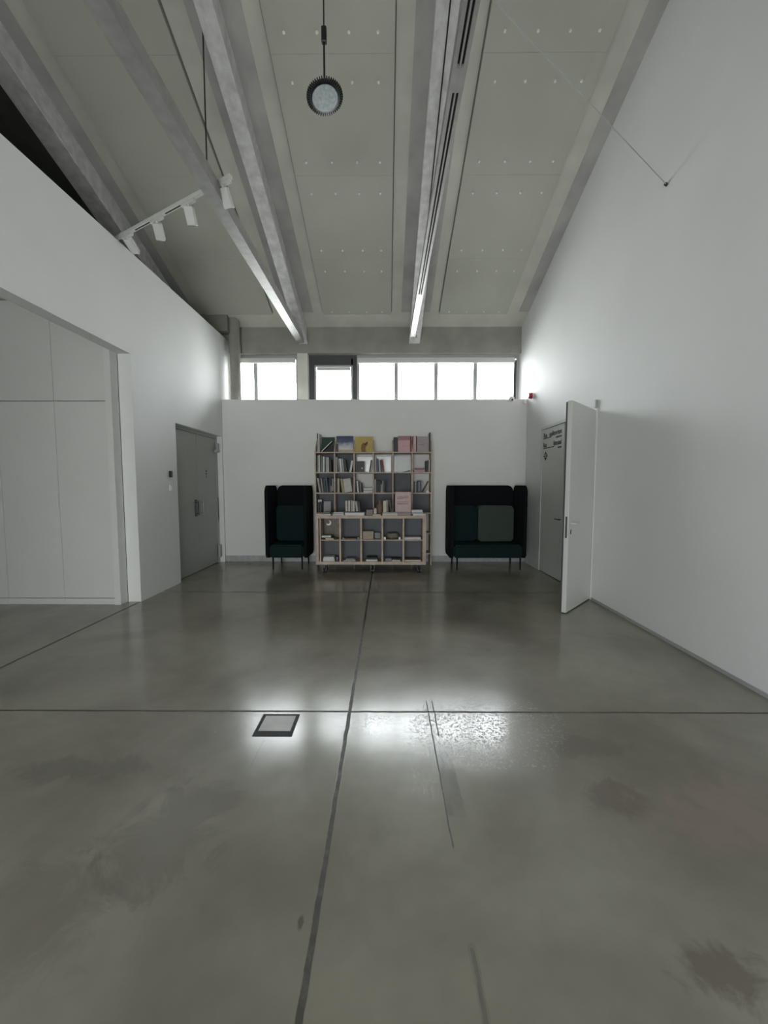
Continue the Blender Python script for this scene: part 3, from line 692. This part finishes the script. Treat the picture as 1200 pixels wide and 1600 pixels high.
facing(.315, 7.07, ZT, .215, .288, (.58, .36, .38), 'bright pink book, cover out on top of the tall bookcase', G, decorate=pink_dec, tilt=5)
book(.018, .285, .2, RED, 'dark red book right of the bright pink book on the bookcase', G, (.437, 7.08, ZT + .0006))
book(.022, .285, .2, PINK, 'slim pink book left of the two pale spines on the bookcase', G, (.484, 7.06, ZT + .0006))
book(.024, .28, .2, WHITE, 'white book between pink and red spines on top of the bookcase', G, (.509, 7.05, ZT + .0006), band=(.05, .5, CREAM))
book(.018, .285, .2, RED, 'red book left of the mauve cover on top of the bookcase', G, (.532, 7.06, ZT + .0006))
def mauve_dec(root, w, h):
    bm = boxes((-w * .3, w * .25, -.001, -.0001, h * .63, h * .645), (-w * .38, w * .1, -.001, -.0001, h * .46, h * .50), (-w * .25, w * .3, -.001, -.0001, h * .52, h * .535)); obj('cover_lines', bm, cm((.25, .17, .19)), root)
facing(.655, 7.08, ZT, .215, .275, (.38, .32, .33), 'mauve book with thin lines, cover out at the right on the bookcase', G, decorate=mauve_dec, tilt=4)
r_ = thing('album', 'thin black rounded album standing at the right end on the bookcase', 'album', (.785, 7.06, ZT + .0006), 0, None)
bm = B(); prism(bm, rrect(.22, .35, .03, 5, .11, .175, (.005, .05, .02, .005)), 'x', -.017, .0); obj('cover', bm, 'black', r_); obj('inner_sheet', boxes((-.019, -.0175, .02, .20, .02, .32)), cm(DK), r_)

# row below the top (z 1.684)
z = ZS[4] ; y = 7.045
def cell(r, c): return 'tall bookcase %s row, %s compartment' % ({4: 'first', 3: 'second', 2: 'third'}[r], ['far left', 'second', 'third', 'fourth', 'fifth', 'far right'][c])
G1 = 'books in the first row of the tall bookcase'
row(-1.245, z, y, [(.018, .29, GREY, 0), (.024, .30, WHITE, 0), (.010, .28, BLK, 0), (.014, .285, LG, 0), (.010, .27, BLK, 0), (.036, .275, WHITE, 1), (.010, .25, DK, 0), (.030, .27, LG, 0), (.018, .26, WHITE, 0), (.044, .225, BLK, 0)], cell(4, 0), G1)
row(-.914, z, y, [(.030, .27, LG, 0), (.020, .25, GREY, -4), (.036, .24, WHITE, -5), (.030, .235, LG, -6), (.036, .22, DK, -8), ('gap', .034), (.034, .205, WHITE, 10)], cell(4, 1), G1)
silver = mat('silver_foil_cover', (.84, .86, .87), .25, .2, 5, metal=.45)
facing(-.40, 7.275, z, .285, .29, WHITE, 'glossy silver book at the back of the third compartment, first row', G1, mat_=silver, tilt=3)
facing(-.475, 7.10, z, .145, .20, (.06, .05, .06), 'dark grey square book in front of the silver one, third compartment', G1, tilt=4, decorate=lambda r, w, h: obj('cover_spot', boxes((.02, .045, -.001, -.0001, .06, .08)), 'white_plastic', r))
book(.012, .23, .2, WHITE, 'thin white book leaning at the right of the third compartment, first row', G1, (-.285, 7.05, z + .0012), (0, R(8), 0))
book(.012, .22, .2, DK, 'thin dark book leaning beside the thin white one, third compartment', G1, (-.308, 7.05, z + .0012), (0, R(8), 0))
facing(-.062, 7.275, z, .29, .295, WHITE, 'glossy silver book behind the red book, fourth compartment, first row', G1, mat_=silver, tilt=3)
row(-.214, z, y, [(.030, .27, (LG), 0), (.034, .235, BLUE, -2), (.014, .21, WHITE, -5), (.014, .215, DK, -6), (.034, .225, RED, -8)], cell(4, 3), G1)
facing(.285, 7.09, z, .305, .29, WHITE, 'large white glossy book filling the fifth compartment, first row', G1, mat_=mat('white_gloss_cover', (.66, .68, .68), .3, .08, 4), tilt=3, decorate=lambda r, w, h: obj('cover_mark', prism(B(), [(-.0, .002), (w * .46, .035), (w * .46, .012), (w * .1, .002)], 'y', -.001, -.0001), cm(BLK), r))
flat(.592, 7.05, z, [(.19, .022, .2, PINK), (.20, .022, .2, PINK), (.17, .015, .18, (RED))], 'in the far right compartment, first row', G1)
row(.702, z, y, [(.052, .20, DK, 0), (.016, .22, WHITE, 0)], cell(4, 5), G1)
# second row (z 1.316)
z = ZS[3]; G2 = 'books in the second row of the tall bookcase'
row(-1.215, z, y, [(.032, .26, (LG), -9), (.006, .24, RED, -8), (.032, .255, GREY, -7), (.036, .25, GRN, -4), (.030, .265, BLUE, -5), (.030, .25, BLK, 0), (.028, .275, BLK, 0, (.05, .45, OCH)), (.026, .275, BLK, 0, (.1, .9, LG))], cell(3, 0), G2)
row(-.915, z, y, [(.030, .26, BLK, 0), (.024, .255, CREAM, 0), (.014, .25, BRN, 0), (.040, .25, OCH, -9)], cell(3, 1), G2)
facing(-.688, 7.06, z, .135, .245, (.50, .48, .44), 'pale grey book tilted, cover out in the second compartment, second row', G2, roll=-8, tilt=4)
book(.022, .235, .2, DK, 'dark grey book leaning at the right of the tilted pale cover', G2, (-.603, 7.05, z + .003), (0, R(-6), 0))
row(-.567, z, y, [(.020, .23, DK, 0), (.026, .21, WHITE, -5), (.018, .19, BLK, -6), (.012, .18, LG, -6), (.018, .17, BLK, -7)], cell(3, 2), G2)
flat(-.336, 7.05, z, [(.165, .026, .2, WHITE), (.16, .022, .2, LG), (.165, .03, .2, WHITE)], 'in the third compartment, second row', G2)
row(-.212, z, y, [(.014, .24, WHITE, 0), (.022, .21, DK, 0), (.026, .22, BLK, 0), (.030, .21, BLK, 0), (.022, .15, (LG), 0), (.024, .215, GREY, 0), (.030, .22, BLK, 0)], cell(3, 3), G2)
row(.505, z, y, [(.030, .20, GREY, 0), (.026, .19, DK, 0), (.032, .215, DK, 0, (.1, .9, GREY)), (.024, .215, BLUE, 0)], cell(3, 5), G2)
book(.012, .225, .18, BRN, 'thin dark red book leaning steeply in the far right compartment, second row', G2, (.655, 7.05, z + .008), (0, R(27), 0))
tag(obj('white_card', prism(B(), [(.70, z + .0005), (.775, z + .0005), (.74, z + .05)], 'y', 7.05, 7.12), 'white_plastic'), 'small white folded card in the far right compartment, second row', 'card')
# third row (z .955)
z = ZS[2]; G3 = 'books in the third row of the tall bookcase'
for i, (xx, hh) in enumerate(((-1.225, .24), (-1.19, .245))):
    bm = B(); lathe(bm, [(.014, 0), (.017, .002), (.017, .08), (.013, .085), (.013, .15), (.017, .155), (.017, hh - .01), (.012, hh)], (xx, 7.06, z + .0005), 20)
    o = tag(obj('candlestick', bm, 'dark_metal', smooth=True), 'dark cylinder with glossy bands, %s one in the far left compartment' % ('left' if i == 0 else 'right'), 'cylinder')
    bm = B(); lathe(bm, [(.0175, hh - .05), (.0175, hh - .012)], (xx, 7.06, z + .0005), 20); obj('pale_band', bm, 'white_plastic', o)
facing(-1.085, 7.12, z, .13, .20, (.36, .35, .35), 'plain grey card standing in the far left compartment, third row', G3, t=.006)
row(.515, z, y, [], cell(2, 5), G3)
book(.02, .16, .15, BLK, 'black book standing behind the right side of the pink sign', G3, (.425, 7.06, z + .0006))

# things on the rolling bookcase top (z .952)
z = .952; y = 6.38; G4 = 'books on top of the rolling bookcase'
flat(-1.035, y, z, [(.235, .020, .17, WHITE)], 'at the left end of the rolling bookcase top', G4)
tag(obj('black_box', boxes((-1.035, -.93, 6.42, 6.50, z + .0215, z + .055), bev=.003), 'black'), 'flat black box on the white book at the left end of the rolling bookcase', 'box')
flat(-.79, y, z, [(.185, .022, .19, WHITE), (.16, .012, .17, GREY), (.17, .014, .16, WHITE)], 'left of the thick white book, rolling bookcase top', G4)
flat(-.525, y, z, [(.315, .048, .22, WHITE), (.30, .014, .22, DK)], 'under the standing books, rolling bookcase top', G4)
row(-.675, z + .0645, 6.40, [(.030, .175, CREAM, 0), (.008, .17, BRN, 0), (.032, .178, CREAM, 0), (.008, .17, DK, 0), (.028, .178, LG, 0), (.026, .17, CREAM, 0), (.036, .165, LG, -7), (.030, .15, DK, -5)], 'standing row on the rolling bookcase', G4)
tag(obj('small_box', boxes((-.335, -.225, 6.40, 6.48, z + .0005, z + .095), bev=.004), cm((.20, .17, .15))), 'small greyish brown box in the middle of the rolling bookcase top', 'box')
flat(-.160, 6.365, z, [(.125, .02, .12, CREAM)], 'below the brown bottle on the rolling bookcase', G4)
bm = B(); lathe(bm, [(.02, 0), (.027, .01), (.027, .075), (.02, .095), (.018, .10)], (-.185, 6.40, z + .0217), 20); tag(obj('white_cup', bm, cm(CREAM), smooth=True), 'small cream cup on the flat book beside the brown bottle', 'cup')
bm = B(); lathe(bm, [(.048, 0), (.055, .01), (.056, .15), (.048, .18), (.025, .20), (.02, .235), (.022, .24)], (-.115, 6.56, z + .0005), 28)
tag(obj('brown_bottle', bm, cm((.17, .11, .08)), smooth=True), 'matt brown bottle standing in the middle of the rolling bookcase top', 'bottle')
flat(.055, y, z, [(.245, .030, .2, CREAM), (.235, .022, .2, LG)], 'right of the brown bottle on the rolling bookcase', G4)
row(-.055, z + .0535, 6.40, [(.046, .185, CREAM, 0), (.020, .20, (LG), 0), (.012, .19, BRN, -2), (.026, .19, DK, -9)], 'short row beside the brown bottle', G4)
k = thing('pink_sign', 'pink sign with lines of red print on a grey block, rolling bookcase top', 'sign', (.272, 6.44, z + .0005))
obj('base', boxes((-.13, .13, -.05, .05, 0, .055), bev=.002), cm((.30, .24, .23)), k)
bm = boxes((-.13, .13, -.004, .004, .055, .385), bev=.002); obj('card', bm, cm((.52, .39, .38)), k)
bm = B()
for zz, a_, b_ in ((.305, -.10, .09), (.285, -.10, .10), (.27, -.10, .02), (.22, -.10, .10), (.195, -.10, .09), (.18, -.09, .10)):
    xx = a_
    while xx < b_ - .01:
        w_ = random.uniform(.012, .03); box(bm, xx, min(xx + w_, b_), -.0052, -.0042, zz, zz + .008); xx += w_ + .006
obj('print_lines', bm, cm((.22, .07, .09)), k)
flat(.505, y, z, [(.21, .028, .2, WHITE, .03), (.19, .03, .2, LG), (.18, .028, .2, WHITE, -.005)], 'right of the pink sign on the rolling bookcase', G4)

# inside the rolling bookcase
y = 6.39; zu = .556; zl = .192; G5 = 'books inside the rolling bookcase'
cells = [(-1.078, -.776), (-.748, -.431), (-.403, -.083), (-.055, .262), (.290, .591)]
tag(obj('framed_picture', boxes((-1.07, -.785, 6.655, 6.672, zu + .0005, zu + .335), bev=.002), mat('golden_grass_picture', (.13, .09, .035), .45, .9, 26, col2=(.006, .006, .005), detail=8)), 'dark picture of golden grass in the upper left compartment of the rolling bookcase', 'picture')
k = thing('crescent_glow', 'white crescent standing for a glow in the upper left compartment of the rolling bookcase', 'glow shape', (-.985, 6.60, zu + .255))  # solid white crescent stands in for a pale glow
P = [(.045 * math.cos(R(a_)), .045 * math.sin(R(a_))) for a_ in range(-150, 61, 15)] + [(-.012 + .032 * math.cos(R(a_)), .012 + .032 * math.sin(R(a_))) for a_ in range(55, -146, -15)]
obj('crescent', prism(B(), P, 'y', 0, .012), 'white_plastic', k)
bm = B(); tube(bm, (.02, .006, .035), (.02, .006, .093), .0015, 6); obj('string', bm, 'black', k)
flat(-.955, y, zu, [(.135, .018, .12, CREAM, .015), (.14, .012, .13, DK, -.01), (.15, .03, .14, WHITE, -.04)], 'in rolling bookcase upper left compartment', G5)
flat(-.60, y, zu, [(.20, .016, .16, BRN)], 'in rolling bookcase second upper compartment', G5)
tag(obj('pebble', lathe(B(), [(.01, 0), (.024, .008), (.026, .02), (.018, .032), (.005, .036)], (-.465, 6.41, zu + .0005), 20), cm(LG), smooth=True), 'pale pebble at the right of the second upper compartment', 'pebble')
tag(obj('pebble', lathe(B(), [(.006, 0), (.014, .005), (.014, .022), (.006, .03)], (-.715, 6.41, zu + .0005), 16), cm(LG), smooth=True), 'small pale pebble at the left of the second upper compartment', 'pebble')
k = tag(obj('cream_box', boxes((-.395, -.215, 6.41, 6.50, zu + .0005, zu + .135), bev=.005), cm((.34, .27, .21))), 'cream cardboard box in the middle upper compartment of the rolling bookcase', 'box')
tag(obj('grey_box', boxes((-.20, -.10, 6.50, 6.58, zu + .0005, zu + .10), bev=.005), cm(GREY)), 'grey box right of the cream cardboard box in the middle compartment', 'box')
bm = B(); lathe(bm, [(.04, 0), (.085, .012), (.108, .04), (.108, .06), (.095, .09), (.07, .10), (.02, .104)], (.098, 6.50, zu + .0005), 36)
for v in bm.verts: v.co += Vector((0, 0, .004 * math.sin(v.co.x * 60)))
tag(obj('felt_pouffe', bm, cm((.19, .175, .13), .9), smooth=True), 'rounded olive grey bowl shape in the fourth upper compartment', 'bowl')
for i, (xx, lab) in enumerate(((-.03, 'left'), (.215, 'right'))):
    tag(obj('white_cube', boxes((xx - .019, xx + .019, 6.375, 6.413, zu + .0005, zu + .042), bev=.006), 'white_plastic'), 'small white cube at the %s of the olive grey bowl' % lab, 'cube')
flat(.432, y, zu, [(.27, .036, .2, WHITE)], 'in rolling bookcase upper right compartment', G5)
flat(-.955, y, zl, [(.19, .05, .2, WHITE), (.17, .022, .18, WHITE)], 'in rolling bookcase lower left compartment', G5)
tag(obj('black_box', boxes((-.845, -.80, 6.42, 6.52, zl + .0005, zl + .065), bev=.003), 'black'), 'black box right of the white pile in the lower left compartment', 'box')
flat(-.61, y, zl, [(.20, .018, .2, LG), (.15, .026, .18, GREY, .01)], 'in rolling bookcase second lower compartment', G5)
flat(-.245, y, zl, [(.19, .028, .2, WHITE), (.175, .032, .2, BLK)], 'in rolling bookcase middle lower compartment', G5)
flat(.03, y, zl, [(.10, .045, .15, GREY)], 'at the left of the fourth lower compartment', G5)
flat(.16, y, zl, [(.14, .020, .15, CREAM), (.14, .02, .15, BLK)], 'at the right of the fourth lower compartment', G5)
flat(.432, y, zl, [(.27, .018, .2, WHITE), (.235, .014, .19, BRN)], 'in rolling bookcase lower right compartment', G5)
